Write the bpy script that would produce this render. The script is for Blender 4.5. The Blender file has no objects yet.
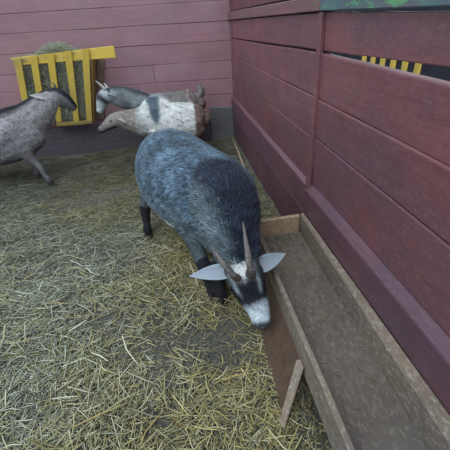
import bpy, math, random
import numpy as np
from mathutils import Vector, Matrix
rng = np.random.default_rng(7); random.seed(7)
SC = bpy.context.scene
COL = SC.collection

# ------------------------------------------------------------------ camera
cam_d = bpy.data.cameras.new('camera'); cam = bpy.data.objects.new('camera', cam_d); COL.objects.link(cam)
r_ = Vector((0.98851562, -0.1417828, -0.05229243)); u_ = Vector((0.11776405, 0.50589091, 0.85452093)); f_ = Vector((0.09470211, 0.85086545, -0.51677799))
cam.matrix_world = Matrix(((r_.x, u_.x, -f_.x, -0.75715), (r_.y, u_.y, -f_.y, -4.8187), (r_.z, u_.z, -f_.z, 1.45), (0, 0, 0, 1)))
cam_d.sensor_width = 36; cam_d.lens = 337.68 / 450 * 36; cam_d.clip_start = 0.02
SC.camera = cam
# ------------------------------------------------------------------ light
w = bpy.data.worlds.new('sky'); SC.world = w; w.use_nodes = True
nt = w.node_tree; bg = nt.nodes['Background']
tc = nt.nodes.new('ShaderNodeTexCoord'); sp = nt.nodes.new('ShaderNodeSeparateXYZ'); rp = nt.nodes.new('ShaderNodeValToRGB')
nt.links.new(tc.outputs['Generated'], sp.inputs[0]); nt.links.new(sp.outputs['Z'], rp.inputs[0]); nt.links.new(rp.outputs[0], bg.inputs[0])
rp.color_ramp.elements[0].position = 0.0; rp.color_ramp.elements[0].color = (.30, .34, .38, 1)
rp.color_ramp.elements[1].position = 0.5; rp.color_ramp.elements[1].color = (.80, .92, 1.0, 1)
bg.inputs[1].default_value = 0.85
sun_d = bpy.data.lights.new('sun', 'SUN'); sun = bpy.data.objects.new('sun', sun_d); COL.objects.link(sun)
sun_d.energy = 0.9; sun_d.angle = math.radians(35); sun_d.color = (.93, .98, 1.0)
sun.rotation_euler = (math.radians(28), math.radians(-22), 0)
SC.view_settings.view_transform = 'Standard'; SC.view_settings.look = 'None'
SC.view_settings.exposure = 0.6; SC.view_settings.gamma = 1.0; SC.view_settings.use_curve_mapping = False

# ------------------------------------------------------------------ materials
def new_mat(name, rough=.8, spec=.3):
    m = bpy.data.materials.new(name); m.use_nodes = True
    b = m.node_tree.nodes['Principled BSDF']; b.inputs['Roughness'].default_value = rough
    b.inputs['Specular IOR Level'].default_value = spec
    return m, m.node_tree, b
def node(nt, t, **kw):
    n = nt.nodes.new(t)
    for k, v in kw.items(): setattr(n, k, v)
    return n
def mixc(nt, fac, a, b, mode='MIX'):
    n = node(nt, 'ShaderNodeMix', data_type='RGBA', blend_type=mode)
    for inp, v in ((n.inputs[0], fac), (n.inputs[6], a), (n.inputs[7], b)):
        if isinstance(v, bpy.types.NodeSocket): nt.links.new(v, inp)
        elif isinstance(v, (int, float)): inp.default_value = v
        else: inp.default_value = (*v, 1)
    return n.outputs[2]
def noise(nt, scale, vec=(1, 1, 1), detail=6, rough=.6, off=(0, 0, 0)):
    tc = node(nt, 'ShaderNodeTexCoord'); mp = node(nt, 'ShaderNodeMapping'); mp.inputs['Scale'].default_value = vec; mp.inputs['Location'].default_value = off
    nt.links.new(tc.outputs['Object'], mp.inputs[0])
    n = node(nt, 'ShaderNodeTexNoise'); n.inputs['Scale'].default_value = scale; n.inputs['Detail'].default_value = detail; n.inputs['Roughness'].default_value = rough
    nt.links.new(mp.outputs[0], n.inputs['Vector']); return n.outputs['Fac']
def ramp(nt, src, p0, p1, c0=(0, 0, 0), c1=(1, 1, 1)):
    n = node(nt, 'ShaderNodeValToRGB'); e = n.color_ramp.elements
    e[0].position, e[1].position = p0, p1; e[0].color = (*c0, 1); e[1].color = (*c1, 1)
    nt.links.new(src, n.inputs[0]); return n.outputs[0]
def bump(nt, b, src, st=.3, dist=.01):
    n = node(nt, 'ShaderNodeBump'); n.inputs['Strength'].default_value = st; n.inputs['Distance'].default_value = dist
    nt.links.new(src, n.inputs['Height']); nt.links.new(n.outputs[0], b.inputs['Normal'])
def attr(nt):
    n = node(nt, 'ShaderNodeAttribute'); n.attribute_name = 'tint'; return n.outputs['Color']

def painted_wood(name, c0, c1, grime, grain, rough=.5, spec=.4, chips=None, chip_at=.68, stain=None, stain2=None, grit=None, gs=55):
    """old brush-painted boards: grain stretched along axis `grain`, grime blotches, chips to other colour"""
    m, nt, b = new_mat(name, rough, spec)
    vec = [14, 14, 14]; vec[grain] = 1
    g = noise(nt, 2.2, vec); big = noise(nt, 2.0, (1, 1, 1), off=(3, 1, 5))
    c = mixc(nt, ramp(nt, g, .3, .7), c0, c1)
    c = mixc(nt, ramp(nt, big, .42, .75, (0, 0, 0), (.75, .75, .75)), c, grime)
    if stain: c = mixc(nt, ramp(nt, noise(nt, 1.3, (1, 1, 1.6), 7, .65, (7, 3, 1)), .46, .66, (0, 0, 0), (.6, .6, .6)), c, stain)
    if stain2: c = mixc(nt, ramp(nt, noise(nt, 3.1, (1.2, 1.2, .8), 7, .7, (1, 8, 2)), .50, .70, (0, 0, 0), (.6, .6, .6)), c, stain2)
    if grit:
        v3 = [1.5, 1.5, 1.5]; v3[grain] = .8
        c = mixc(nt, ramp(nt, noise(nt, gs, v3, 4, .8, (4, 4, 1)), .50, .66, (0, 0, 0), (.8, .8, .8)), c, grit)
    if chips:
        v2 = [6, 6, 6]; v2[grain] = 1.4
        c = mixc(nt, ramp(nt, noise(nt, 7, v2, 8, .7, (9, 2, 4)), chip_at, chip_at + .04), c, chips)
    c = mixc(nt, 1.0, c, attr(nt), 'MULTIPLY')
    nt.links.new(c, b.inputs['Base Color']); bump(nt, b, g, .35, .006)
    rr = ramp(nt, big, .3, .7, (rough - .1,) * 3, (rough + .2,) * 3); nt.links.new(rr, b.inputs['Roughness'])
    return m
def attr_mat(name, rough=.85, spec=.2, sheen=0):
    m, nt, b = new_mat(name, rough, spec)
    nt.links.new(attr(nt), b.inputs['Base Color'])
    if sheen: b.inputs['Sheen Weight'].default_value = sheen
    return m
M = {}
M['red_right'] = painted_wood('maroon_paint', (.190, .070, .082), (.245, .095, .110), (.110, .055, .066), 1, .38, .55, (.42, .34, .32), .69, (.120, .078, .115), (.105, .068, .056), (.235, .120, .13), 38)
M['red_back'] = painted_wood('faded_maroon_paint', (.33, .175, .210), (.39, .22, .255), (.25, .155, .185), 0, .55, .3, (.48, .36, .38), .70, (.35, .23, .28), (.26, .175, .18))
M['teal'] = painted_wood('green_blue_paint', (.07, .19, .18), (.09, .17, .24), (.12, .11, .14), 1, .5, .4, (.13, .36, .18), .55, (.17, .12, .16), (.07, .28, .22))
M['pink_green'] = painted_wood('pink_rail_paint', (.27, .13, .14), (.21, .10, .11), (.14, .10, .10), 1, .5, .4, (.10, .24, .13), .60)
M['concrete'] = painted_wood('grimy_concrete', (.115, .105, .125), (.080, .073, .090), (.055, .052, .064), 0, .9, .1, (.15, .14, .13), .66, (.10, .075, .09), None, (.14, .13, .14), 30)
M['yellow'] = painted_wood('yellow_paint', (.80, .58, .10), (.68, .48, .08), (.46, .35, .13), 2, .5, .4, (.30, .22, .10), .66)
M['raw_wood'] = painted_wood('weathered_wood', (.25, .195, .145), (.17, .135, .11), (.115, .095, .085), 1, .8, .2, (.34, .29, .23), .66, (.16, .15, .14), None, (.36, .33, .28), 45)
M['trough_floor'] = painted_wood('muddy_wood', (.150, .120, .100), (.105, .085, .074), (.085, .072, .066), 1, .75, .25, (.19, .17, .12), .64, (.13, .12, .12), (.14, .13, .085), (.21, .185, .16), 40)
M['ply'] = painted_wood('stained_plywood', (.125, .080, .055), (.075, .050, .038), (.05, .038, .034), 2, .6, .3)
M['strand'] = attr_mat('straw', .6, .3)
M['coat'] = attr_mat('goat_hair', .75, .25, .15)
M['skin'] = attr_mat('goat_body', .9, .1)
def plain(name, c, rough, spec=.4, c2=None, sc=30, vec=(1, 1, 1)):
    m, nt, b = new_mat(name, rough, spec)
    nt.links.new(mixc(nt, ramp(nt, noise(nt, sc, vec), .35, .65), c, c2 or tuple(x * .8 for x in c)), b.inputs['Base Color']); return m
M['horn_grey'] = plain('grey_horn', (.17, .155, .15), .5, .4, (.09, .08, .08), 25, (1, 1, 3))
M['horn_pale'] = plain('pale_horn', (.62, .60, .58), .5, .4, (.42, .40, .40))
M['hoof'] = plain('dark_hoof', (.035, .03, .03), .5)
M['eye'] = plain('eye', (.05, .035, .015), .15, .6)
M['nostril'] = plain('nose_skin', (.035, .03, .035), .4)
def soil_mat():
    m, nt, b = new_mat('trodden_soil', .95, .1)
    a = noise(nt, 5, detail=10, rough=.7); f = noise(nt, 70, detail=6, rough=.8, off=(2, 2, 2))
    c = mixc(nt, ramp(nt, a, .35, .65), (.065, .064, .066), (.105, .100, .092))
    c = mixc(nt, ramp(nt, f, .44, .60), c, (.20, .195, .15))
    nt.links.new(c, b.inputs['Base Color']); bump(nt, b, f, .8, .02); return m
M['soil'] = soil_mat()

# ------------------------------------------------------------------ mesh helpers
def tag(o, label=None, cat=None, group=None, kind=None):
    for k, v in (('label', label), ('category', cat), ('group', group), ('kind', kind)):
        if v: o[k] = v
    return o
def make(name, V, F, mat, parent=None, tint=None, smooth=False):
    me = bpy.data.meshes.new(name)
    V = np.asarray(V, float)
    if isinstance(F, np.ndarray):
        n, k = F.shape
        me.vertices.add(len(V)); me.vertices.foreach_set('co', V.ravel())
        me.loops.add(n * k); me.loops.foreach_set('vertex_index', F.ravel().astype(np.int32))
        me.polygons.add(n); me.polygons.foreach_set('loop_start', np.arange(n, dtype=np.int32) * k)
        me.update(calc_edges=True); me.validate()
    else:
        me.from_pydata(V.tolist(), [], F)
    set_tint(me, tint)
    if smooth: me.polygons.foreach_set('use_smooth', [True] * len(me.polygons))
    me.materials.append(mat)
    o = bpy.data.objects.new(name, me); COL.objects.link(o)
    if parent: o.parent = parent
    return o
def set_tint(me, tint):
    n = len(me.vertices)
    a = me.color_attributes.new('tint', 'FLOAT_COLOR', 'POINT')
    c = np.ones((n, 4))
    if tint is not None: c[:, :3] = tint
    a.data.foreach_set('color', c.ravel())
def empty(name, loc):
    o = bpy.data.objects.new(name, None); COL.objects.link(o); o.location = loc; o.empty_display_size = .05
    bpy.context.view_layer.update(); return o
class Boards:
    """collects slightly worn boards, each a hexahedron cut into steps along its length with softened edges"""
    def __init__(s): s.V = []; s.F = []; s.T = []
    def hexa(s, c, tint=1.0, n=1, wob=0.0, bev=.004):
        # c: 8 corners: [start: 0..3 loop], [end: 4..7 loop]
        c = np.array(c, float); m = len(c) // 2; a, b = c[:m], c[m:]; M2 = 2 * m
        b0 = len(s.V)
        def loop8(q):
            out = []
            for i in range(m):
                p, pr, nx = q[i], q[i - 1], q[(i + 1) % m]
                for t in (pr, nx):
                    d = t - p; L = np.linalg.norm(d); out.append(p + d / max(L, 1e-6) * min(bev, L * .3))
            return np.array(out)
        A, B = loop8(a), loop8(b)
        for k in range(n + 1):
            t = k / n; q = A * (1 - t) + B * t
            if 0 < k < n and wob: q = q + rng.normal(0, wob, 3)
            s.V.extend(q.tolist()); s.T.extend([[tint] * 3 if np.isscalar(tint) else list(tint)] * M2)
        for k in range(n):
            for i in range(M2):
                j = (i + 1) % M2; s.F.append((b0 + k * M2 + i, b0 + k * M2 + j, b0 + k * M2 + M2 + j, b0 + k * M2 + M2 + i))
        s.F.append(tuple(b0 + i for i in range(M2 - 1, -1, -1))); s.F.append(tuple(b0 + n * M2 + i for i in range(M2)))
    def box(s, x0, x1, y0, y1, z0, z1, axis=0, **k):
        if axis == 0: q = lambda x: [(x, y0, z0), (x, y1, z0), (x, y1, z1), (x, y0, z1)]; s.hexa(q(x0) + q(x1), **k)
        if axis == 1: q = lambda y: [(x0, y, z0), (x0, y, z1), (x1, y, z1), (x1, y, z0)]; s.hexa(q(y0) + q(y1), **k)
        if axis == 2: q = lambda z: [(x0, y0, z), (x1, y0, z), (x1, y1, z), (x0, y1, z)]; s.hexa(q(z0) + q(z1), **k)
    def build(s, name, mat, parent=None):
        off = np.array(parent.location) if parent else 0
        o = make(name, np.array(s.V) - off, s.F, mat, parent, np.array(s.T))
        import bmesh
        bm = bmesh.new(); bm.from_mesh(o.data); bmesh.ops.recalc_face_normals(bm, faces=bm.faces); bm.to_mesh(o.data); bm.free()
        return o

# ------------------------------------------------------------------ walls
# right wall: boards run along y on the plane x=0, seams at real heights (slightly off level)
wr = Boards()
YB = -2.975                                   # the batten where the two lengths of board meet
def rboard(y0, y1, za0, za1, zb0, zb1, tint, th=.028, gap=.004, out=0.0, n=6):
    c = .045 if out > .030 else (.022 if out > .025 else .004)          # the thick kick board has its upper edge worn to a slope
    g = .0012; lip = 0 if out > .02 else .008      # boards lean out a little at the top, showing a worn upper edge
    wr.hexa([(-out, y0, za0 + g), (th, y0, za0 + g), (th, y0, za1 - g), (.002 - lip, y0, za1 - g), (-out - lip, y0, za1 - g - c),
             (-out, y1, zb0 + g), (th, y1, zb0 + g), (th, y1, zb1 - g), (.002 - lip, y1, zb1 - g), (-out - lip, y1, zb1 - g - c)], tint=tint, n=n, wob=.0012)
# far length (corner to batten)
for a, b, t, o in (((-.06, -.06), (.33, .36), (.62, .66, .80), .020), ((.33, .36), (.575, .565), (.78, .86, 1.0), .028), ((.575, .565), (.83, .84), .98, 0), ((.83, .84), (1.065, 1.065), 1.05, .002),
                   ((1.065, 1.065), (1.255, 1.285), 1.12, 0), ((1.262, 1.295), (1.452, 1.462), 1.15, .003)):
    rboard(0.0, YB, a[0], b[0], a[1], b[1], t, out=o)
# near length (batten to behind the camera)
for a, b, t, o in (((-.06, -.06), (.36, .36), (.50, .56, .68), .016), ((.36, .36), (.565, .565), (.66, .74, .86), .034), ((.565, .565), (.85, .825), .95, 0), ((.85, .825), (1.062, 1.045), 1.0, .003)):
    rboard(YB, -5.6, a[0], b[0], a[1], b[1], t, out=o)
rboard(YB, -4.15, 1.062, 1.285, 1.052, 1.262, 1.06, out=0.002, n=8)
rboard(-4.15, -5.6, 1.052, 1.262, 1.045, 1.24, 1.06, out=0.002)
# top board: its lower edge rises towards the camera side, leaving the open wedge
rboard(YB, -3.35, 1.292, 1.462, 1.297, 1.452, 1.2)
rboard(-3.35, -4.15, 1.297, 1.452, 1.312, 1.437, 1.2)
rboard(-4.15, -5.6, 1.312, 1.437, 1.330, 1.42, 1.2)
wr.box(.030, .045, -5.6, .03, -.05, 1.235, 1, tint=.3); wr.box(.030, .045, YB, .03, 1.2, 1.8, 1, tint=.3)
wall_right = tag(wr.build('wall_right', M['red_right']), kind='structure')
wb = Boards()
def bboard(x0, x1, z0a, z1a, z0b, z1b, tint, out=0):
    wb.hexa([(x0, -out, z0a + .0015), (x0, .03, z0a + .0015), (x0, .03, z1a - .0015), (x0, -out, z1a - .0015),
             (x1, -out, z0b + .0015), (x1, .03, z0b + .0015), (x1, .03, z1b - .0015), (x1, -out, z1b - .0015)], tint=tint, n=8, wob=.0012)
seam = [(-.06, -.06), (.19, .20), (.42, .41), (.62, .60), (.84, .79), (1.03, 1.01), (1.245, 1.235), (1.455, 1.45), (1.63, 1.665), (1.86, 1.88)]
for i in range(len(seam) - 1):
    (a0, b0), (a1, b1) = seam[i], seam[i + 1]
    t = (.9, .92, .95, .98, 1.0, .97, 1.02, 1.0, 1.04)[i]
    if i in (3, 4): # a butt joint shows here
        xm = -1.02 if i == 4 else -1.25
        f = (xm + 4.4) / 4.4; za, zb = a0 * (1 - f) + b0 * f, a1 * (1 - f) + b1 * f
        bboard(-4.4, xm - .003, a0, a1, za, zb, t); bboard(xm + .003, 0.03, za, zb, b0, b1, t * 1.03, .002)
    else: bboard(-4.4, 0.03, a0, a1, b0, b1, t, .003 * (i % 2))
wb.box(-4.4, .04, .032, .05, -.05, 1.9, 0, tint=.3)
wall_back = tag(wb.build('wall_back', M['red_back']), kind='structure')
bb = Boards()
bb.hexa([(-4.4, -.06, -.05), (-4.4, 0, -.05), (-4.4, 0, .36), (-4.4, -.05, .36), (-.34, -.06, -.05), (-.34, 0, -.05), (-.34, 0, .34), (-.34, -.05, .34)], n=14, wob=.004, bev=.01)
bb.hexa([(-.335, -.07, -.05), (-.335, 0, -.05), (-.335, 0, .45), (-.335, -.06, .45), (-.02, -.07, -.05), (-.02, 0, -.05), (-.02, 0, .43), (-.02, -.06, .43)], n=3, wob=.003, bev=.01, tint=(1.35, 1.5, 1.35))
tag(bb.build('baseboard_back', M['concrete']), kind='structure')
t = Boards(); t.box(-.026, -.002, YB - .022, YB + .022, .40, 1.462, 2, n=6, wob=.0012)
tag(t.build('trim_1', M['red_right']), kind='structure')
t = Boards(); t.hexa([(-.03, YB, 1.466), (.03, YB, 1.466), (.03, YB, 1.60), (-.03, YB, 1.60), (-.03, -5.6, 1.424), (.03, -5.6, 1.424), (.03, -5.6, 1.55), (-.03, -5.6, 1.55)], n=8, wob=.001)
tag(t.build('trim_2', M['teal']), kind='structure')
t = Boards(); t.hexa([(-.03, 0, 1.456), (.03, 0, 1.456), (.03, 0, 1.54), (-.03, 0, 1.54), (-.03, YB + .004, 1.466), (.03, YB + .004, 1.466), (.03, YB + .004, 1.53), (-.03, YB + .004, 1.53)], n=6, wob=.001)
t.box(-.005, .025, YB + .004, 0, 1.545, 1.80, 1, n=5, wob=.001, tint=(.75, .55, .6))
tag(t.build('trim_3', M['pink_green']), kind='structure')

# ------------------------------------------------------------------ floor
def ground(x, y):
    return (.014 * np.sin(3.1 * x + 1.3 * y) + .012 * np.sin(5.3 * y - 2.2 * x + 1) + .007 * np.sin(11 * x + 7 * y) + .006 * np.sin(17 * y - 9 * x)
            + .05 * np.clip((x + .38) / .38, 0, 1) * np.clip((y + 2.9) / .6, 0, 1))
nx, ny = 130, 170
gx = np.linspace(-4.4, .02, nx); gy = np.linspace(-5.6, .02, ny); GX, GY = np.meshgrid(gx, gy)
GZ = ground(GX, GY) - .012
V = np.stack([GX.ravel(), GY.ravel(), GZ.ravel()], 1)
i = (np.arange(ny - 1)[:, None] * nx + np.arange(nx - 1)[None]).ravel()
tag(make('floor', V, np.stack([i, i + 1, i + 1 + nx, i + nx], 1), M['soil'], smooth=True), kind='structure')

def smooth_noise(x, y, s, seed):
    r = np.random.default_rng(seed); out = 0
    for k in range(7):
        a = r.uniform(0, 2 * np.pi); f = s * r.uniform(.6, 1.9); out = out + np.sin((x * np.cos(a) + y * np.sin(a)) * f + r.uniform(0, 6.28))
    return out / 7 ** .5
def strands(C, D, L, W, col, bend=.055, sides=3):
    """bent stalks: C centres, D unit directions, L lengths, W radii, col rgb; three-sided tubes in two pieces"""
    n = len(C); up = np.array([0, 0, 1.0]); S = np.cross(D, up); S /= np.linalg.norm(S, axis=1)[:, None] + 1e-9; U = np.cross(S, D)
    off = (rng.normal(0, 1, n) * bend * L)[:, None] * S + (rng.normal(0, .35, n) * bend * L)[:, None] * U
    rings = []
    for t, wf in ((-.5, .8), (0, 1.0), (.5, .55)):
        c = C + D * (t * L)[:, None] + (off if t == 0 else 0)
        for k in range(sides):
            a = 2 * np.pi * k / sides
            rings.append(c + (S * np.cos(a) + U * np.sin(a) * .6) * (W * wf)[:, None])
    V = np.stack(rings, 1).reshape(-1, 3); b = (np.arange(n) * 3 * sides)[:, None]; F = []
    for r in range(2):
        for k in range(sides):
            j = (k + 1) % sides; F.append(np.concatenate([b + r * sides + k, b + r * sides + j, b + (r + 1) * sides + j, b + (r + 1) * sides + k], 1))
    return V, np.concatenate(F), np.repeat(col, 3 * sides, 0)
PAL = 1.12 * np.array([(.42, .40, .23), (.32, .32, .18), (.46, .46, .34), (.23, .24, .14), (.52, .53, .42), (.36, .30, .14), (.27, .30, .25), (.14, .13, .10)])
def bedding(n, x0, x1, y0, y1, L0, L1, w0, w1, zlift, wts, dens=None, seed=1):
    x = rng.uniform(x0, x1, n); y = rng.uniform(y0, y1, n)
    if dens is not None: k = rng.uniform(0, 1, n) < dens(x, y); x, y = x[k], y[k]
    n = len(x); th = rng.uniform(0, 2 * np.pi, n) + .5 * smooth_noise(x, y, 5, 3); pz = rng.normal(0, .09, n)
    D = np.stack([np.cos(th) * np.cos(pz), np.sin(th) * np.cos(pz), np.sin(pz)], 1)
    L = rng.uniform(L0, L1, n) * rng.uniform(.6, 1.2, n); W = rng.uniform(w0, w1, n)
    m = .5 + .35 * smooth_noise(x, y, 4, 5)
    C = np.stack([x, y, ground(x, y) + np.abs(rng.normal(0, zlift, n)) * np.clip(m + .4, .3, 1.6)], 1)
    C[:, 2] = np.maximum(C[:, 2], ground(x, y) - .004 + np.abs(D[:, 2]) * L * .45)
    c = PAL[rng.choice(len(PAL), n, p=np.array(wts) / sum(wts))] * rng.uniform(.45, 1.3, (n, 1))
    dull = np.clip((y + 3.1) / 2.2, 0, 1)[:, None]                # older, more trodden bedding towards the back, with some shade painted in
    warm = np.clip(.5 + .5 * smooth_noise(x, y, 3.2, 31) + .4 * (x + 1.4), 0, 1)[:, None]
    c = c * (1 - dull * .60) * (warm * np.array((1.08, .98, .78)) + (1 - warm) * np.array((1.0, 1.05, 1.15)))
    return C, D, L, W, c
def dens(x, y):
    a = np.clip(.86 + .42 * smooth_noise(x, y, 4.5, 11) + .25 * smooth_noise(x, y, 14, 12), .10, 1)
    bare = np.exp(-(((x + .82) / .30) ** 2 + ((y + 3.62) / .09) ** 2)) + .8 * np.exp(-(((x + .98) / .12) ** 2 + ((y + 3.98) / .10) ** 2)) + .8 * np.exp(-(((x + .62) / .12) ** 2 + ((y + 3.45) / .10) ** 2))
    a = a * (1 - .62 * np.clip(bare, 0, 1))
    under = (x > -.36) & (y < -3.02)                               # thin under the trough
    return np.where(under, .6 * a, a)
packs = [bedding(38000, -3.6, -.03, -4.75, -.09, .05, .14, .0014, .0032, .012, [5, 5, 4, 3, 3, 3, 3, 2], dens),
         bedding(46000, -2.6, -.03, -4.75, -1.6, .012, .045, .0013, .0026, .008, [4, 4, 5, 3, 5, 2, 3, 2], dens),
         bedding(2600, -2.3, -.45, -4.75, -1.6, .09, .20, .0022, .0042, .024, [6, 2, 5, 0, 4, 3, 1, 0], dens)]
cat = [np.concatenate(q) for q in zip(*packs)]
keep = ~((cat[0][:, 0] > -.10) & (np.abs(cat[1][:, 0]) * cat[2] * .5 > -cat[0][:, 0] - .028)) & ~((cat[0][:, 1] > -.3) & (np.abs(cat[1][:, 1]) * cat[2] * .55 > -cat[0][:, 1] - .075))
keep &= ~((cat[0][:, 0] > -.60) & (cat[0][:, 1] < -2.95) & (cat[0][:, 2] + np.abs(cat[1][:, 2]) * cat[2] * .5 > .11))
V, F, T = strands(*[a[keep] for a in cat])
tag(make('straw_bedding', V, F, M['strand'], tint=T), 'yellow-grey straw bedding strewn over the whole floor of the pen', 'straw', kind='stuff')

# ------------------------------------------------------------------ feeding trough
TR = empty('feeding_trough', (-.21, -4.1, 0))
tag(TR, 'long low wooden feeding trough standing against the maroon plank wall', 'trough')
def hx(B, y0, y1, prof, **k):
    B.hexa([(x, y0, z) for x, z in prof] + [(x, y1, z) for x, z in prof], **k)
B = Boards(); B.hexa([(-.345, -3, .20), (-.035, -3, .20), (-.035, -3, .222), (-.345, -3, .222), (-.345, -5.3, .20), (-.10, -5.3, .20), (-.10, -5.3, .222), (-.345, -5.3, .222)], n=6, wob=.0015); B.build('bottom_board', M['trough_floor'], TR)
B = Boards(); hx(B, -2.96, -5.3, [(-.372, .165), (-.347, .165), (-.345, .315), (-.369, .315)], n=8, wob=.0015, bev=.005); B.build('front_board', M['raw_wood'], TR)
B = Boards(); B.hexa([(-.040, -2.99, .19), (-.036, -2.99, .19), (-.036, -2.99, .362), (-.068, -2.99, .345)][:0] + [(-.052, -2.99, .19), (-.036, -2.99, .19), (-.036, -2.99, .365), (-.060, -2.99, .355), (-.118, -5.3, .19), (-.036, -5.3, .19), (-.036, -5.3, .372), (-.110, -5.3, .360)], n=10, wob=.0022, bev=.007); B.build('back_board', M['raw_wood'], TR)
B = Boards(); B.hexa([(-.344, -2.995, .20), (-.344, -2.965, .20), (-.344, -2.965, .335), (-.344, -2.995, .335), (-.064, -2.995, .20), (-.064, -2.965, .20), (-.064, -2.965, .345), (-.064, -2.995, .345)], n=3, tint=(1.5, 1.35, 1.15)); B.build('end_board', M['raw_wood'], TR)
B = Boards(); B.hexa([(-.475, -3.08, 0), (-.455, -3.08, 0), (-.352, -3.08, .21), (-.373, -3.08, .21), (-.475, -4.06, 0), (-.455, -4.06, 0), (-.352, -3.95, .21), (-.373, -3.95, .21)][:8], n=6, wob=.002, bev=.003)
B.build('support_panel', M['ply'], TR)['label'] = 'reddish brown plywood support panel'
B = Boards(); B.hexa([(-.492, -4.09, .0), (-.492, -4.05, .0), (-.476, -4.05, .0), (-.476, -4.09, .0), (-.395, -3.985, .215), (-.395, -3.94, .215), (-.375, -3.94, .215), (-.375, -3.985, .215)], tint=1.3); B.build('leg', M['raw_wood'], TR)
for y in (-3.06, -4.9):
    B = Boards(); B.box(-.10, -.06, y - .02, y + .02, 0, .20, 2); B.build('leg', M['raw_wood'], TR)
B = Boards(); B.box(-.385, -.345, -5.0, -4.96, 0, .2, 2); B.build('leg', M['raw_wood'], TR)
# loose stalks and crumbs lying in the trough
n = 420; x = rng.uniform(-.33, -.075, n); y = rng.uniform(-4.8, -3.02, n) ; y[:200] = -3.03 - np.abs(rng.normal(0, .08, 200)); th = rng.uniform(0, 6.28, n)
D = np.stack([np.cos(th), np.sin(th), 0 * th], 1); L = rng.uniform(.008, .03, n); L[:12] = .07
x = np.clip(x, -.34 + L / 2, -.066 - L / 2); y = np.minimum(y, -3.0 - L / 2)
V, F, T = strands(np.stack([x, y, .2255 + rng.uniform(0, .003, n)], 1), D, L, np.full(n, .0014), PAL[rng.choice(8, n)] * .55, bend=.03)
tag(make('straw_crumbs', V, F, M['strand'], tint=T), 'bits of straw and chaff lying in the bottom of the trough', 'straw', kind='stuff')
# pale pole in the litter along the foot of the wall
def tube(name, pts, rad, mat, parent=None, sides=10, tint=None, smooth=True, flat=1.0, side=None):
    pts = [Vector(p) for p in pts]; V = []; F = []
    for i, p in enumerate(pts):
        t = (pts[min(i + 1, len(pts) - 1)] - pts[max(i - 1, 0)]).normalized()
        s = (Vector(side) if side else t.cross(Vector((0, 0, 1)) if abs(t.z) < .95 else Vector((1, 0, 0)))); s = (s - t * s.dot(t)).normalized(); u = s.cross(t)
        for k in range(sides):
            a = 2 * math.pi * k / sides; V.append(p + s * math.cos(a) * rad[i] + u * math.sin(a) * rad[i] * flat)
    for i in range(len(pts) - 1):
        for k in range(sides):
            j = (k + 1) % sides; F.append((i * sides + k, i * sides + j, (i + 1) * sides + j, (i + 1) * sides + k))
    F.append(tuple(range(sides - 1, -1, -1))); F.append(tuple((len(pts) - 1) * sides + k for k in range(sides)))
    off = parent.matrix_world.translation if parent else Vector()
    return make(name, [v - off for v in V], F, mat, parent, tint, smooth)
tag(tube('wooden_pole', [(-.085, -.35, .075), (-.10, -.9, .07), (-.13, -1.5, .06), (-.155, -2.1, .045)], [.013, .014, .013, .011], M['raw_wood'], tint=(1.3, 1.3, 1.2)),
    'thin weathered wooden pole lying along the foot of the right wall', 'pole')

# ------------------------------------------------------------------ hay rack on the back wall
HR = empty('hay_rack', (-2.05, -.12, .35)); tag(HR, 'yellow slatted hay rack hung on the back wall above the goats', 'hay rack')
YT, YBt = -.26, -.12                          # front plane leans out towards the top
def fy(z): return YBt + (YT - YBt) * (z - .40) / .80
HR_SL = [((-2.50, 1.21), (-2.64, .56)), ((-2.32, 1.22), (-2.47, .52)), ((-2.13, 1.23), (-2.30, .45)), ((-1.93, 1.25), (-2.09, .41)), ((-1.735, 1.26), (-1.93, .40))]
for (xa, za), (xb, zb) in HR_SL:
    B = Boards(); hw = .040
    q = lambda x, z, w: [(x - w, fy(z) - .020, z), (x + w, fy(z) - .020, z), (x + w, fy(z) - .001, z), (x - w, fy(z) - .001, z)]
    B.hexa(q(xb, zb, hw * .85) + q(xa, za, hw), n=4, wob=.001); B.build('slat', M['yellow'], HR)
B = Boards()
q = lambda x, z0, z1: [(x, fy(1.2) + .006, z0), (x, fy(1.2) + .026, z0), (x, fy(1.2) + .026, z1), (x, fy(1.2) + .006, z1)]
B.hexa(q(-2.57, 1.135, 1.215) + q(-1.42, 1.145, 1.27), n=6, wob=.001); B.build('top_rail', M['yellow'], HR)
B = Boards()
q = lambda x: [(x, fy(.42) - .03, .395), (x, fy(.42) - .01, .395), (x, fy(.42) - .01, .44), (x, fy(.42) - .03, .44)]
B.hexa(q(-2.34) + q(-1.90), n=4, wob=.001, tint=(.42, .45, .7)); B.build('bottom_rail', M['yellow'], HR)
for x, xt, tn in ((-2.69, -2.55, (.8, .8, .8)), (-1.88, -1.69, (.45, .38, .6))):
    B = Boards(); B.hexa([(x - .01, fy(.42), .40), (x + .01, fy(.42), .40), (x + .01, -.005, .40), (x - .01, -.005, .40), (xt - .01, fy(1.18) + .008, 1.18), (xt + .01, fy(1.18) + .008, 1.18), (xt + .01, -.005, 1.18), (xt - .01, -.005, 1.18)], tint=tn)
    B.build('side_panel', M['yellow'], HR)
B = Boards(); B.hexa([(-1.84, -.03, .42), (-1.76, -.03, .42), (-1.76, -.006, .42), (-1.84, -.006, .42), (-1.68, -.03, 1.13), (-1.60, -.03, 1.13), (-1.60, -.006, 1.13), (-1.68, -.006, 1.13)], n=3, tint=(1.0, .85, .8)); B.build('back_board', M['raw_wood'], HR)['label'] = 'dull brown board flat on the wall'
def fill_hay(name, n, gen, pal, label, w=(.0012, .0022), L=(.06, .16)):
    C, D = gen(n); Ls = rng.uniform(*L, n)
    V, F, T = strands(C, D, Ls, rng.uniform(*w, n), pal[rng.choice(len(pal), n)] * rng.uniform(.7, 1.2, (n, 1)), bend=.25)
    return tag(make(name, V, F, M['strand'], tint=T), label, 'hay', kind='stuff')
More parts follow.
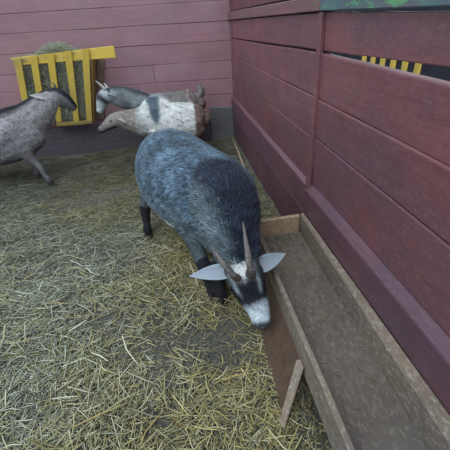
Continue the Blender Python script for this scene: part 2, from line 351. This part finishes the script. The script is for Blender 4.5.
HAYP = 2.3 * np.array([(.19, .22, .18), (.15, .17, .14), (.25, .27, .22), (.11, .12, .10), (.30, .29, .16)])
def hay_in(n):
    z = rng.uniform(.45, 1.2, n); f = rng.uniform(0, 1, n) ** .3; y = -.03 + (fy(z) + .040) * f
    x = rng.uniform(-2.52, -1.79, n) ; x = x - .14 * (1.2 - z) / .8
    top = rng.uniform(0, 1, n) < .30
    z = np.where(top, 1.19 + .15 * rng.uniform(0, 1, n) * np.exp(-((x + 2.08) / .22) ** 2), z); y = np.minimum(np.where(top, rng.uniform(-.25, -.08, n), y), -.055)
    th = rng.uniform(0, 6.28, n); ph = np.where(top, rng.normal(0, .35, n), rng.normal(0, .9, n))
    D = np.stack([np.cos(th) * np.cos(ph), .25 * np.sin(th) * np.cos(ph), np.sin(ph)], 1); D /= np.linalg.norm(D, axis=1)[:, None]
    x = np.clip(x, -2.56 , -1.80)
    return np.stack([x, y, z], 1), D
fill_hay('hay', 9000, hay_in, HAYP, 'grey-green hay heaped inside the yellow rack on the back wall', L=(.04, .13))

# ------------------------------------------------------------------ beyond the wall: seen through the gap
OS = empty('paling_fence', (1.9, -2.9, 0)); tag(OS, 'yellow paling fence of the next pen seen through the gap in the wall', 'fence')
B = Boards(); B.box(1.93, 1.96, -4.6, 1.0, .55, .63, 1, tint=.7); B.build('rail', M['yellow'], OS)
for k in range(6):
    y = -1.10 + k * .24
    B = Boards(); B.box(1.9, 1.925, y, y + .09, 0, 1.05, 2, n=2); B.build('paling', M['yellow'], OS)
B = Boards(); B.box(4.2, 4.3, -6, 9, 0, 1.6, 1, tint=(.35, .4, .45)); tag(B.build('wall_outside', M['concrete']), kind='structure')
B = Boards(); B.hexa([(.06, -5.6, -.05), (9, -5.6, -.05), (9, -5.6, -.02), (.06, -5.6, -.02), (.06, 9, -.05), (9, 9, -.05), (9, 9, -.02), (.06, 9, -.02)], tint=1)
tag(B.build('floor_outside', M['soil']), kind='structure')

# ------------------------------------------------------------------ goats
def cat_rom(P, n):
    P = np.array(P, float); Q = np.vstack([2 * P[0] - P[1], P, 2 * P[-1] - P[-2]]); out = []
    for i in range(1, len(Q) - 2):
        for k in range(n):
            t = k / n; a, b, c, d = Q[i - 1], Q[i], Q[i + 1], Q[i + 2]
            out.append(.5 * (2 * b + (c - a) * t + (2 * a - 5 * b + 4 * c - d) * t * t + (3 * b - 3 * c + d - a) * t ** 3))
    out.append(P[-1]); return np.array(out)
def chain_mesh(keys, side, n=6, sides=20):
    """keys: (x,y,z, lateral radius, other radius). returns V,F and samples for colouring"""
    K = cat_rom(keys, n); K[:, 3:] = np.maximum(K[:, 3:], .004)
    # round both ends
    def cap(K, rev):
        K = K[::-1] if rev else K
        d = K[-1, :3] - K[-2, :3]; d /= np.linalg.norm(d) + 1e-9; r = K[-1, 3:].min(); ex = []
        for a in (.5, .8, .95, 1.0):
            e = K[-1].copy(); e[:3] += d * r * a * .9; e[3:] *= math.sqrt(max(1 - a * a, .004)); ex.append(e)
        K = np.vstack([K, ex]); return K[::-1] if rev else K
    K = cap(cap(K, False), True)
    T = np.gradient(K[:, :3], axis=0); T /= np.linalg.norm(T, axis=1)[:, None] + 1e-9
    S = np.array(side, float)[None] - T * (T @ np.array(side, float))[:, None]; S /= np.linalg.norm(S, axis=1)[:, None] + 1e-9; U = np.cross(S, T)
    if U[:, 2].sum() < 0: U = -U
    a = np.linspace(0, 2 * np.pi, sides, endpoint=False)
    V = K[:, None, :3] + S[:, None] * np.cos(a)[None, :, None] * K[:, None, 3:4] + U[:, None] * np.sin(a)[None, :, None] * K[:, None, 4:5]
    m = len(K); F = [(i * sides + k, i * sides + (k + 1) % sides, (i + 1) * sides + (k + 1) % sides, (i + 1) * sides + k) for i in range(m - 1) for k in range(sides)]
    F.append(tuple(range(sides - 1, -1, -1))); F.append(tuple((m - 1) * sides + k for k in range(sides)))
    return V.reshape(-1, 3), F, (K, T, S, U)
def goat(name, label, G, colour, nhair, hair_len, voxel=.0105):
    base = np.array(G['base']); root = empty(name, tuple(base)); tag(root, label, 'goat', 'goats in the pen')
    VV, FF, info = [], [], {}
    for key, (keys, side) in G['chains'].items():
        V, F, inf = chain_mesh(keys, side); o = sum(len(v) for v in VV); VV.append(V); FF += [tuple(i + o for i in f) for f in F]; info[key] = inf
    me = bpy.data.meshes.new('tmp'); me.from_pydata((np.concatenate(VV) - base).tolist(), [], FF)
    tmp = bpy.data.objects.new('tmp', me); COL.objects.link(tmp)
    rm = tmp.modifiers.new('r', 'REMESH'); rm.mode = 'VOXEL'; rm.voxel_size = voxel
    sm = tmp.modifiers.new('s', 'SMOOTH'); sm.factor = .5; sm.iterations = 5
    dg = bpy.context.evaluated_depsgraph_get(); bm_ = bpy.data.meshes.new_from_object(tmp.evaluated_get(dg)); bm_.name = 'body'
    bpy.data.objects.remove(tmp)
    n = len(bm_.vertices); co = np.empty(n * 3); bm_.vertices.foreach_get('co', co); co = co.reshape(-1, 3) + base
    nv = np.empty(n * 3); bm_.vertices.foreach_get('normal', nv); nv = nv.reshape(-1, 3)
    # which chain each point belongs to, how far along, and how dorsal
    names = list(info); best = np.full(n, 9e9); ch = np.zeros(n, int); tt = np.zeros(n); dors = np.zeros(n); lat = np.zeros(n); tan = np.zeros((n, 3))
    for ci, k in enumerate(names):
        K, T, S, U = info[k]
        for j in range(4, len(K) - 4):
            d = co - K[j, :3]; q = np.sqrt(((d @ S[j]) / K[j, 3]) ** 2 + ((d @ U[j]) / K[j, 4]) ** 2 + ((d @ T[j]) / (.5 * K[j, 3:].mean() + .012)) ** 2)
            if k.startswith('leg'): q = q * 1.05
            m = q < best; best[m] = q[m]; ch[m] = ci; tt[m] = (j - 4) / (len(K) - 9)
            r = np.sqrt(((d @ S[j]) / K[j, 3]) ** 2 + ((d @ U[j]) / K[j, 4]) ** 2) + 1e-6
            dors[m] = ((d @ U[j]) / K[j, 4] / r)[m]; lat[m] = ((d @ S[j]) / K[j, 3] / r)[m]; tan[m] = T[j]
    ck = np.array(names)[ch]
    col = colour(ck, tt, dors, lat, co)
    set_tint(bm_, col); bm_.materials.clear(); bm_.materials.append(M['skin']); bm_.polygons.foreach_set('use_smooth', [True] * len(bm_.polygons))
    body = bpy.data.objects.new('body', bm_); COL.objects.link(body); body.parent = root
    # hair: short tapered locks lying along the body, combed back and down
    bm_.calc_loop_triangles(); tr = np.empty(len(bm_.loop_triangles) * 3, int); bm_.loop_triangles.foreach_get('vertices', tr); tr = tr.reshape(-1, 3)
    A = np.linalg.norm(np.cross(co[tr[:, 1]] - co[tr[:, 0]], co[tr[:, 2]] - co[tr[:, 0]]), axis=1)
    ishead = ck[tr[:, 0]] == 'head'; A = A * np.where(ishead, 2.2, 1)
    pick = rng.choice(len(tr), nhair, p=A / A.sum()); bc = rng.dirichlet((1, 1, 1), nhair)
    P = (co[tr[pick]] * bc[..., None]).sum(1); N = (nv[tr[pick]] * bc[..., None]).sum(1); N /= np.linalg.norm(N, axis=1)[:, None] + 1e-9
    v0 = tr[pick, 0]; c = (col[tr[pick]] * bc[..., None]).sum(1); k0 = ck[v0]
    comb = tan[v0] * np.where((k0 == 'torso') | (k0 == 'neck'), -1, 1)[:, None]            # chains run tail to nose
    comb = comb * np.array(G.get('comb', 1.0)) + np.array([0, 0, -.55])[None] * (k0 != 'head')[:, None] + rng.normal(0, .28, (nhair, 3))
    comb -= N * (comb * N).sum(1)[:, None]; comb /= np.linalg.norm(comb, axis=1)[:, None] + 1e-9
    lf = np.where(k0 == 'head', .30, np.where(np.char.startswith(k0.astype(str), 'leg'), .30, 1.0)) * G.get('hair_f', lambda k, t, d: 1.0)(k0, tt[v0], dors[v0])
    L = hair_len * lf * rng.uniform(.6, 1.3, nhair)
    W = np.where(lf < .5, .0011, .0024) * rng.uniform(.7, 1.4, nhair); S = np.cross(N, comb)
    d1 = comb * .8 + N * .42; d2 = comb * .95 + N * .05
    p0 = P - N * .002; p1 = P + d1 * (L * .5)[:, None]; p2 = p1 + d2 * (L * .5)[:, None]
    V = np.stack([p0 - S * W[:, None], p0 + S * W[:, None], p1 - S * W[:, None] * .8 , p1 + S * W[:, None] * .8, p2], 1).reshape(-1, 3)
    V[:, 2] = np.maximum(V[:, 2], .012)
    b = np.arange(nhair)[:, None] * 5; F = np.concatenate([np.concatenate([b, b + 1, b + 3], 1), np.concatenate([b, b + 3, b + 2], 1), np.concatenate([b + 2, b + 3, b + 4], 1)])
    cl = (.5 + .5 * fuzz(P, 90, 21))[:, None]; var = rng.uniform(.45, 1.5, (nhair, 1)) * np.clip(.55 + .8 * cl, .4, 1.6); tip = G.get('tip', 1.25)
    hc = np.repeat(c * var, 5, 0).reshape(nhair, 5, 3); hc[:, 0:2] *= .75; hc[:, 4] *= tip
    make('coat', V - base, F, M['coat'], root, np.clip(hc.reshape(-1, 3), 0, 1))
    return root
def horn(root, pts, r0, mat):
    P = cat_rom([list(p) + [0, 0] for p in pts], 5)[:, :3]; n = len(P)
    rad = [r0 * (1 - .88 * (i / (n - 1)) ** 1.3) * (1 + .05 * (i % 2)) for i in range(n)]
    return tube('horn', P.tolist(), rad, mat, root, 12, flat=.75)
def ear(root, base, tip, up, width, col, thick=.004):
    """leaf-shaped, cupped ear from base to tip; `up` is the side its hollow faces"""
    b, t, u = Vector(base), Vector(tip), Vector(up); d = (t - b); L = d.length; d.normalize(); u = (u - d * u.dot(d)).normalized(); s = d.cross(u)
    V = []; T = []; n, m = 12, 9
    for sgn in (1, -1):
        for i in range(n + 1):
            f = i / n; wd = width * (math.sin(math.pi * min(f * 1.0 + .10, 1) ** .75) ** .8 * .5 + .0) if f < .9 else width * .5 * math.sin(math.pi * .999 ** .75) ** .8
            wd = width * .5 * max(.04, (f + .10) ** .35 * (1 - f) ** .95 * 1.75)
            for j in range(m):
                a = (j / (m - 1) - .5) * 2
                p = b + d * L * f + s * wd * a + u * (wd * .55 * a * a * (1 - .4 * f)) + u * (sgn * thick * .5 * (1 - abs(a) * .8)) - u * .02 * f * f
                V.append(p - root.matrix_world.translation)
                c = col[0] if (sgn < 0 or abs(a) > .62) else [x * .8 + y * .2 for x, y in zip(col[0], col[1])]
                T.append(c)
    F = []; o = (n + 1) * m
    for i in range(n):
        for j in range(m - 1):
            F.append((i * m + j, i * m + j + 1, (i + 1) * m + j + 1, (i + 1) * m + j)); F.append((o + i * m + j + 1, o + i * m + j, o + (i + 1) * m + j, o + (i + 1) * m + j + 1))
    for i in range(n):
        F.append((i * m, (i + 1) * m, o + (i + 1) * m, o + i * m)); F.append(((i + 1) * m + m - 1, i * m + m - 1, o + i * m + m - 1, o + (i + 1) * m + m - 1))
    F.append(tuple(range(m)) + tuple(o + j for j in range(m - 1, -1, -1))); F.append(tuple(n * m + j for j in range(m - 1, -1, -1)) + tuple(o + n * m + j for j in range(m)))
    e = make('ear', V, F, M['skin'], root, np.array(T), True); return e
def ball(name, c, r, mat, parent, sx=1, sy=1, sz=1, nu=14, nv=10):
    V = []; F = []; off = parent.matrix_world.translation
    for i in range(nv + 1):
        for j in range(nu):
            th = math.pi * i / nv; ph = 2 * math.pi * j / nu
            V.append((c[0] - off.x + r * sx * math.sin(th) * math.cos(ph), c[1] - off.y + r * sy * math.sin(th) * math.sin(ph), c[2] - off.z + r * sz * math.cos(th)))
    for i in range(nv):
        for j in range(nu): k = (j + 1) % nu; F.append((i * nu + j, (i + 1) * nu + j, (i + 1) * nu + k, i * nu + k))
    return make(name, V, F, mat, parent, smooth=True)
def hoof(root, p, fwd, s=1.0):
    """cloven hoof: two toes side by side, flat underneath"""
    f = Vector((fwd[0], fwd[1], 0)).normalized(); sd = Vector((-f.y, f.x, 0)); off = root.matrix_world.translation; V = []; F = []
    for k in (-1, 1):
        o = len(V); c = Vector((p[0], p[1], 0)) + sd * k * .0135 * s; N = 10
        for z, rr, push in ((.0, 1.0, .012), (.018, 1.0, .010), (.042, .85, 0), (.056, .6, -.003)):
            for j in range(N):
                a = 2 * math.pi * j / N; q = c + f * (math.cos(a) * .028 * rr * s + push * s) + sd * (math.sin(a) * .0128 * rr * s); V.append((q.x - off.x, q.y - off.y, p[2] + z * s - off.z))
        for i in range(3):
            for j in range(N): F.append((o + i * N + j, o + i * N + (j + 1) % N, o + (i + 1) * N + (j + 1) % N, o + (i + 1) * N + j))
        F.append(tuple(o + j for j in range(N - 1, -1, -1))); F.append(tuple(o + 3 * N + j for j in range(N)))
    return make('hoof', V, F, M['hoof'], root, smooth=True)
def leg(top, mid, knee, foot, side, fat=1.0, thick=1.0, low=1.1):
    """top of limb, elbow or stifle, knee or hock, foot"""
    f = np.array(foot); l = np.array(knee)
    r = lambda p, a, b: [*p, a * low, b * low]
    return ([[*top, .075 * fat * thick, .10 * fat * thick], [*mid, .050 * fat * thick, .065 * fat * thick], r(tuple((np.array(mid) * .4 + l * .6)), .030, .034), r(knee, .027, .029), r(tuple(l * .5 + f * .5 + [0, 0, .01]), .020, .022),
             r((f[0], f[1], f[2] + .075), .023, .025), r((f[0], f[1], f[2] + .045), .021, .025)], side)
gz = lambda x, y: float(ground(np.array(x), np.array(y)))
def mixr(a, b, t): t = np.clip(t, 0, 1)[:, None]; return np.array(a) * (1 - t) + np.array(b) * t if not isinstance(a, np.ndarray) or a.ndim == 1 else a * (1 - t) + np.array(b) * t
def fuzz(co, s, seed):
    r = np.random.default_rng(seed); o = 0
    for k in range(10):
        v = r.normal(0, 1, 3); v = v / np.linalg.norm(v) * s * r.uniform(.5, 2); o = o + np.sin(co @ v + r.uniform(0, 6.28))
    return o / 10 ** .5

# ---- the big grey goat in the middle
def col_main(ck, t, d, l, co):
    n = len(t); f1 = fuzz(co, 30, 1); f2 = fuzz(co, 9, 2)
    c = np.tile(np.array((.085, .135, .190)), (n, 1)) * (1 + .22 * f1 + .12 * f2)[:, None]
    tor = ck == 'torso'; nk = ck == 'neck'; hd = ck == 'head'; lg = np.char.startswith(ck.astype(str), 'leg')
    side = np.clip((.25 - d) / .9, 0, 1)
    c = np.where(tor[:, None], mixr(c, (.135, .160, .165), side * .8 * np.clip(t * 2, 0, 1)), c)
    # dark saddle running from the withers down the neck
    w = np.clip((t - .68) / .30, 0, 1) * np.clip((d - .30 - l * .85 + .12 * f2) / .65, 0, 1)
    c = np.where(tor[:, None], mixr(c, (.016, .023, .046), w * .92), c)
    w = np.clip((d - .0 - l * .8 + .12 * f2) / .55, 0, 1)
    c = np.where(nk[:, None], mixr(mixr(c, (.14, .17, .18), np.full(n, .6)), (.014, .020, .042), w * .95), c)
    # white belly
    w = np.clip((-.45 - d + .1 * f2) / .15, 0, 1) * (t < .66); c = np.where(tor[:, None], mixr(c, (.62, .64, .64), w), c)
    c[lg] = np.array((.020, .020, .026)); up = lg & (t < .38); c[up] = c[up] * 0 + np.array((.075, .095, .105)) * (1 + .2 * f1[up])[:, None]
    # face: white forehead star, black band over the eyes, white muzzle, dark grey cheeks
    h = np.tile(np.array((.035, .042, .052)), (n, 1))
    st = np.exp(-(((t - .20) / .10) ** 2 + (l / .50) ** 2)) * (d > 0); st = st + 0; h = mixr(h, (.72, .76, .78), st * 1.7 * (.8 + .4 * f1))
    h = mixr(h, (.010, .011, .016), np.exp(-((t - .47) / .12) ** 2) * (d > -.2) * 1.3)
    h = mixr(h, (.50, .58, .66), np.clip((t - .60) / .10, 0, 1)); h = mixr(h, (.05, .05, .06), np.clip((t - .93) / .05, 0, 1))
    h = mixr(h, (.34, .42, .48), np.exp(-((np.abs(l) - .62) / .10) ** 2) * np.exp(-((t - .40) / .16) ** 2) * .8 * np.clip(.6 + f1, 0, 1))
    c = np.where(hd[:, None], h, c)
    return np.clip(c, .004, .9)
AX = (-.86, -.5, 0)    # lateral axis of the big goat (its right side)
def gl(x, y): return (x, y, gz(x, y))
Gm = dict(base=(-.80, -2.65, 0), tip=1.55,
  hair_f=lambda k, t, d: np.where(k == 'neck', 1.25, 1.0),
  chains=dict(
    torso=([(-.915, -1.98, .55, .10, .10), (-.905, -2.06, .54, .21, .19), (-.86, -2.25, .52, .275, .25), (-.80, -2.50, .505, .305, .275), (-.71, -2.76, .51, .300, .270), (-.62, -2.98, .53, .265, .260), (-.585, -3.12, .51, .225, .245), (-.572, -3.21, .49, .165, .20)], AX),
    neck=([(-.60, -3.05, .59, .20, .20), (-.565, -3.22, .570, .175, .175), (-.555, -3.37, .500, .130, .125), (-.545, -3.48, .435, .095, .095)], AX),
    head=([(-.550, -3.465, .425, .076, .078), (-.540, -3.510, .385, .094, .084), (-.522, -3.55, .335, .096, .082), (-.503, -3.595, .275, .074, .066), (-.485, -3.635, .218, .055, .050), (-.475, -3.662, .170, .049, .042)], (-1, .05, -.25)),
    leg_a=leg((-.80, -3.02, .42), (-.76, -3.10, .32), (-.715, -3.235, .205), gl(-.69, -3.255), (-1, -.3, 0), low=1.45),
    leg_b=leg((-.56, -3.05, .42), (-.60, -3.14, .32), (-.635, -3.27, .20), gl(-.635, -3.30), (-1, -.3, 0), low=1.45),
    leg_c=leg((-1.045, -2.22, .42), (-1.08, -2.36, .33), (-1.115, -2.40, .20), gl(-1.115, -2.475), (-1, -.3, 0), low=1.5),
    leg_d=leg((-.74, -2.12, .42), (-.72, -2.22, .33), (-.70, -2.13, .19), gl(-.71, -2.20), (-1, -.3, 0)),
    tail=([(-.915, -1.97, .62, .035, .03), (-.925, -1.90, .64, .032, .024), (-.93, -1.84, .60, .018, .012)], AX)))
g = goat('goat', 'large shaggy blue-grey goat with head lowered beside the wooden trough', Gm, col_main, 52000, .040)
horn(g, [(-.580, -3.590, .405), (-.604, -3.625, .460), (-.645, -3.60, .520), (-.682, -3.50, .540)], .025, M['horn_grey'])
horn(g, [(-.512, -3.590, .410), (-.522, -3.630, .480), (-.525, -3.58, .560), (-.516, -3.44, .620)], .026, M['horn_grey'])
ear(g, (-.612, -3.520, .390), (-.808, -3.49, .378), (0, -.6, .8), .088, ((.30, .36, .43), (.24, .22, .25)))
ear(g, (-.463, -3.525, .395), (-.288, -3.44, .405), (0, -.6, .8), .092, ((.30, .36, .43), (.24, .22, .25)))
for s in (-1, 1): ball('eye', (-.520 + s * .088, -3.565, .340), .014, M['eye'], g)
ball('nose', (-.473, -3.690, .160), .021, M['nostril'], g, 1.3, .9, .8)
for p in ((-.69, -3.255), (-.635, -3.30), (-1.115, -2.475), (-.71, -2.20)): hoof(g, (*p, gz(*p)), (.3, -.9), 1.1)

# ---- the goat at the left, reaching into the rack
def col_left(ck, t, d, l, co):
    n = len(t); f1 = fuzz(co, 30, 3); f2 = fuzz(co, 8, 4)
    c = np.tile(np.array((.36, .34, .37)), (n, 1)) * (1 + .15 * f1 + .15 * f2)[:, None]
    tor = ck == 'torso'; nk = ck == 'neck'; hd = ck == 'head'; lg = np.char.startswith(ck.astype(str), 'leg')
    c = np.where(tor[:, None], mixr(c, (.030, .032, .040), np.clip((d - .78) / .15, 0, 1) + np.clip((-.55 - d) / .3, 0, 1) * .6), c)
    c = np.where(nk[:, None], mixr(mixr(c, (.30, .29, .29), np.full(n, .5)), (.022, .024, .030), np.clip((d - .62) / .25, 0, 1)), c)
    h = np.tile(np.array((.28, .28, .30)), (n, 1)); h = mixr(h, (.03, .03, .04), np.clip((d - .45) / .3, 0, 1)); h = mixr(h, (.33, .33, .34), np.clip((-d + .1) / .4, 0, 1) * .8)
    c = np.where(hd[:, None], h, c); c[lg] = c[lg] * .45
    return np.clip(c, .004, .9)
SD = (0, 1, 0)
Gl = dict(base=(-2.75, -1.0, 0), tip=1.3, chains=dict(
    torso=([(-3.32, -.93, .53, .10, .10), (-3.22, -.93, .52, .20, .20), (-2.98, -.95, .49, .245, .25), (-2.70, -.97, .500, .25, .265), (-2.48, -.98, .535, .215, .255), (-2.34, -.98, .56, .15, .20)], SD),
    neck=([(-2.47, -.98, .60, .17, .22), (-2.32, -.96, .665, .13, .185), (-2.18, -.92, .765, .105, .145), (-2.08, -.88, .845, .085, .105)], SD),
    head=([(-2.09, -.87, .855, .070, .075), (-2.04, -.83, .86, .082, .092), (-1.99, -.77, .815, .078, .090), (-1.955, -.72, .755, .062, .070), (-1.935, -.68, .715, .050, .054)], SD),
    leg_a=leg((-2.43, -1.07, .42), (-2.40, -1.09, .33), (-2.32, -1.10, .20), gl(-2.275, -1.11), (0, 1, 0)),
    leg_b=leg((-2.45, -.90, .42), (-2.47, -.89, .33), (-2.46, -.88, .20), gl(-2.47, -.89), (0, 1, 0)),
    leg_c=leg((-3.12, -1.06, .42), (-3.05, -1.08, .33), (-3.17, -1.09, .21), gl(-3.13, -1.09), (0, 1, 0)),
    leg_d=leg((-3.12, -.82, .42), (-3.05, -.80, .33), (-3.17, -.80, .21), gl(-3.13, -.80), (0, 1, 0))))
g = goat('goat', 'dark grey-brown goat at the left reaching its head up into the hay rack', Gl, col_left, 17000, .028)
horn(g, [(-2.05, -.86, .935), (-2.07, -.87, .985), (-2.12, -.88, 1.0)], .016, M['horn_grey'])
horn(g, [(-2.02, -.79, .93), (-2.03, -.79, .98), (-2.08, -.79, 1.0)], .016, M['horn_grey'])
ear(g, (-2.08, -.94, .87), (-2.21, -1.03, .925), (.2, -.8, .5), .070, ((.46, .44, .46), (.5, .38, .38)))
ear(g, (-2.03, -.76, .89), (-2.08, -.66, .93), (-.2, .8, .5), .050, ((.30, .28, .28), (.4, .3, .3)))
ball('eye', (-1.985, -.850, .845), .013, M['eye'], g); ball('eye', (-1.98, -.70, .845), .012, M['eye'], g)
tube('beard', [(-1.98, -.76, .72), (-1.985, -.77, .67), (-1.995, -.78, .62)], [.016, .015, .004], M['skin'], g, tint=(.34, .34, .33))['label'] = 'pale tuft of beard'
for p in ((-2.275, -1.11), (-2.47, -.89), (-3.13, -1.09), (-3.13, -.80)): hoof(g, (*p, gz(*p)), (1, 0), 1.0)

# ---- the grey goat at the back with the striped face
def col_back(ck, t, d, l, co):
    n = len(t); f1 = fuzz(co, 30, 5); f2 = fuzz(co, 8, 6)
    c = np.tile(np.array((.30, .335, .36)), (n, 1)) * (1 + .2 * f1 + .2 * f2)[:, None]
    tor = ck == 'torso'; nk = ck == 'neck'; hd = ck == 'head'; lg = np.char.startswith(ck.astype(str), 'leg')
    c = np.where(tor[:, None], mixr(c, (.20, .155, .135), 1 - t * 1.2), c)
    c = np.where(nk[:, None], mixr(c, (.03, .033, .04), np.clip((d - .60) / .3, 0, 1) * .8), c)
    h = np.tile(np.array((.42, .47, .51)), (n, 1)); h = mixr(h, (.04, .045, .055), np.exp(-((t - .42) / .10) ** 2) * np.clip((np.abs(l) - .35) / .2, 0, 1) * 1.1); h = mixr(h, (.05, .05, .06), (t < .14) * 1.0 * (d > 0))
    h = mixr(h, (.52, .56, .58), np.clip((t - .70) / .1, 0, 1)); c[ck == 'tail'] = np.array((.26, .24, .25)); c = np.where(hd[:, None], h, c); c[lg] = c[lg] * .4
    return np.clip(c, .004, .9)
Gb = dict(base=(-1.0, -.36, 0), tip=1.3, chains=dict(
    torso=([(-.50, -.34, .57, .10, .10), (-.58, -.34, .56, .16, .17), (-.80, -.35, .54, .185, .20), (-1.02, -.36, .54, .175, .195), (-1.18, -.37, .56, .14, .17), (-1.26, -.37, .57, .11, .14)], SD),
    neck=([(-1.18, -.37, .62, .13, .14), (-1.34, -.39, .70, .115, .13), (-1.46, -.42, .75, .10, .115), (-1.53, -.44, .77, .08, .09)], SD),
    head=([(-1.53, -.44, .775, .065, .07), (-1.575, -.455, .77, .078, .084), (-1.62, -.47, .735, .078, .084), (-1.655, -.485, .685, .060, .062), (-1.675, -.495, .64, .047, .048), (-1.688, -.50, .615, .042, .040)], (.25, 1, 0)),
    leg_a=leg((-1.17, -.46, .42), (-1.18, -.46, .33), (-1.19, -.46, .20), gl(-1.19, -.46), SD),
    leg_b=leg((-1.17, -.29, .42), (-1.18, -.28, .33), (-1.21, -.27, .20), gl(-1.21, -.27), SD),
    leg_c=leg((-.62, -.43, .42), (-.68, -.44, .33), (-.58, -.44, .21), gl(-.62, -.44), SD),
    leg_d=leg((-.62, -.26, .42), (-.68, -.24, .33), (-.58, -.24, .21), gl(-.62, -.24), SD),
    tail=([(-.52, -.34, .66, .045, .04), (-.475, -.35, .68, .055, .046), (-.46, -.355, .73, .052, .044), (-.475, -.36, .775, .026, .022)], SD)))
g = goat('goat', 'grey goat with a pale horn and dark eye patch, hindmost by the back wall', Gb, col_back, 15000, .026)
horn(g, [(-1.575, -.49, .84), (-1.61, -.50, .89), (-1.655, -.515, .945)], .027, M['horn_pale'])
horn(g, [(-1.56, -.40, .84), (-1.575, -.39, .87), (-1.60, -.38, .90)], .016, M['horn_pale'])
ear(g, (-1.545, -.52, .795), (-1.46, -.61, .80), (0, -.6, .8), .05, ((.22, .24, .26), (.3, .25, .25)))
ear(g, (-1.545, -.375, .80), (-1.49, -.28, .82), (0, .6, .8), .05, ((.22, .24, .26), (.3, .25, .25)))
ball('eye', (-1.63, -.545, .755), .013, M['eye'], g); ball('eye', (-1.60, -.392, .755), .012, M['eye'], g)
for p in ((-1.19, -.46), (-1.21, -.27), (-.62, -.44), (-.62, -.24)): hoof(g, (*p, gz(*p)), (-1, 0), .95)

# ---- the pale goat: tan head held low, white back
def col_pale(ck, t, d, l, co):
    n = len(t); f1 = fuzz(co, 30, 7); f2 = fuzz(co, 8, 8)
    c = np.tile(np.array((.74, .76, .76)), (n, 1)) * (1 + .06 * f1)[:, None]
    tor = ck == 'torso'; nk = ck == 'neck'; hd = ck == 'head'; lg = np.char.startswith(ck.astype(str), 'leg')
    c = np.where(tor[:, None], mixr(c, (.20, .14, .125), np.clip((co[:, 0] + .60 + .01 * f2) / .02, 0, 1)), c)
    c = np.where(tor[:, None], mixr(c, (.11, .15, .20), np.clip((.020 + .065 * np.clip((co[:, 2] - .50) / .2, 0, 1) - np.abs(co[:, 0] + 1.045 + .25 * (.72 - co[:, 2]) ** 2 + .022 * f2 + .012 * f1)) / .035, 0, 1) * np.clip((co[:, 2] - .48) / .08, 0, 1)), c)
    c = np.where(nk[:, None], mixr(np.tile(np.array((.52, .56, .58)), (n, 1)), (.30, .27, .245), np.clip((t - .25) / .3, 0, 1)), c)
    c[ck == 'tail'] = np.array((.42, .34, .34))
    h = np.tile(np.array((.27, .245, .235)), (n, 1)); h = mixr(h, (.20, .175, .185), np.clip((t - .50) / .2, 0, 1)); h = mixr(h, (.06, .05, .055), np.clip((-d - .35) / .2, 0, 1) * (t > .35) + (t > .90) * 1.0)  # tan face, greyer muzzle, dark mouth end; jaw shading painted on the underside
    c = np.where(hd[:, None], h, c); c[lg] = np.array((.15, .11, .10))
    return np.clip(c, .004, .9)
Gp = dict(base=(-.85, -.85, 0), tip=1.1, chains=dict(
    torso=([(-.48, -.86, .50, .08, .09), (-.54, -.86, .50, .165, .17), (-.70, -.86, .49, .195, .205), (-.88, -.86, .50, .195, .215), (-1.02, -.86, .55, .175, .235), (-1.12, -.86, .53, .13, .18)], SD),
    neck=([(-1.04, -.86, .55, .145, .20), (-1.18, -.86, .53, .125, .165), (-1.30, -.86, .55, .10, .125), (-1.40, -.86, .575, .08, .09)], SD),
    head=([(-1.39, -.86, .580, .065, .07), (-1.44, -.86, .575, .075, .080), (-1.50, -.86, .555, .070, .076), (-1.57, -.86, .520, .052, .056), (-1.625, -.86, .490, .042, .042), (-1.66, -.86, .475, .036, .036)], SD),
    leg_a=leg((-1.03, -.95, .42), (-1.02, -.95, .33), (-1.03, -.95, .20), gl(-1.03, -.95), SD),
    leg_b=leg((-1.03, -.77, .42), (-1.02, -.77, .33), (-1.01, -.77, .20), gl(-1.01, -.77), SD),
    leg_c=leg((-.58, -.95, .42), (-.63, -.96, .33), (-.53, -.96, .21), gl(-.57, -.96), SD),
    leg_d=leg((-.58, -.77, .42), (-.63, -.76, .33), (-.53, -.76, .21), gl(-.57, -.76), SD),
    tail=([(-.58, -.86, .63, .036, .034), (-.615, -.86, .70, .036, .028), (-.635, -.86, .765, .036, .026), (-.64, -.86, .82, .026, .018)], SD)))
g = goat('goat', 'white-backed goat with a tan head held low, standing before the hindmost goat', Gp, col_pale, 16000, .024)
ear(g, (-1.42, -.925, .60), (-1.34, -1.02, .58), (0, -.6, .8), .05, ((.30, .27, .25), (.4, .3, .3)))
ear(g, (-1.42, -.795, .60), (-1.34, -.70, .62), (0, .6, .8), .05, ((.30, .27, .25), (.4, .3, .3)))
ball('eye', (-1.51, -.926, .58), .012, M['eye'], g); ball('eye', (-1.51, -.794, .58), .011, M['eye'], g)
for p in ((-1.03, -.95), (-1.01, -.77), (-.57, -.96), (-.57, -.76)): hoof(g, (*p, gz(*p)), (-1, 0), .95)
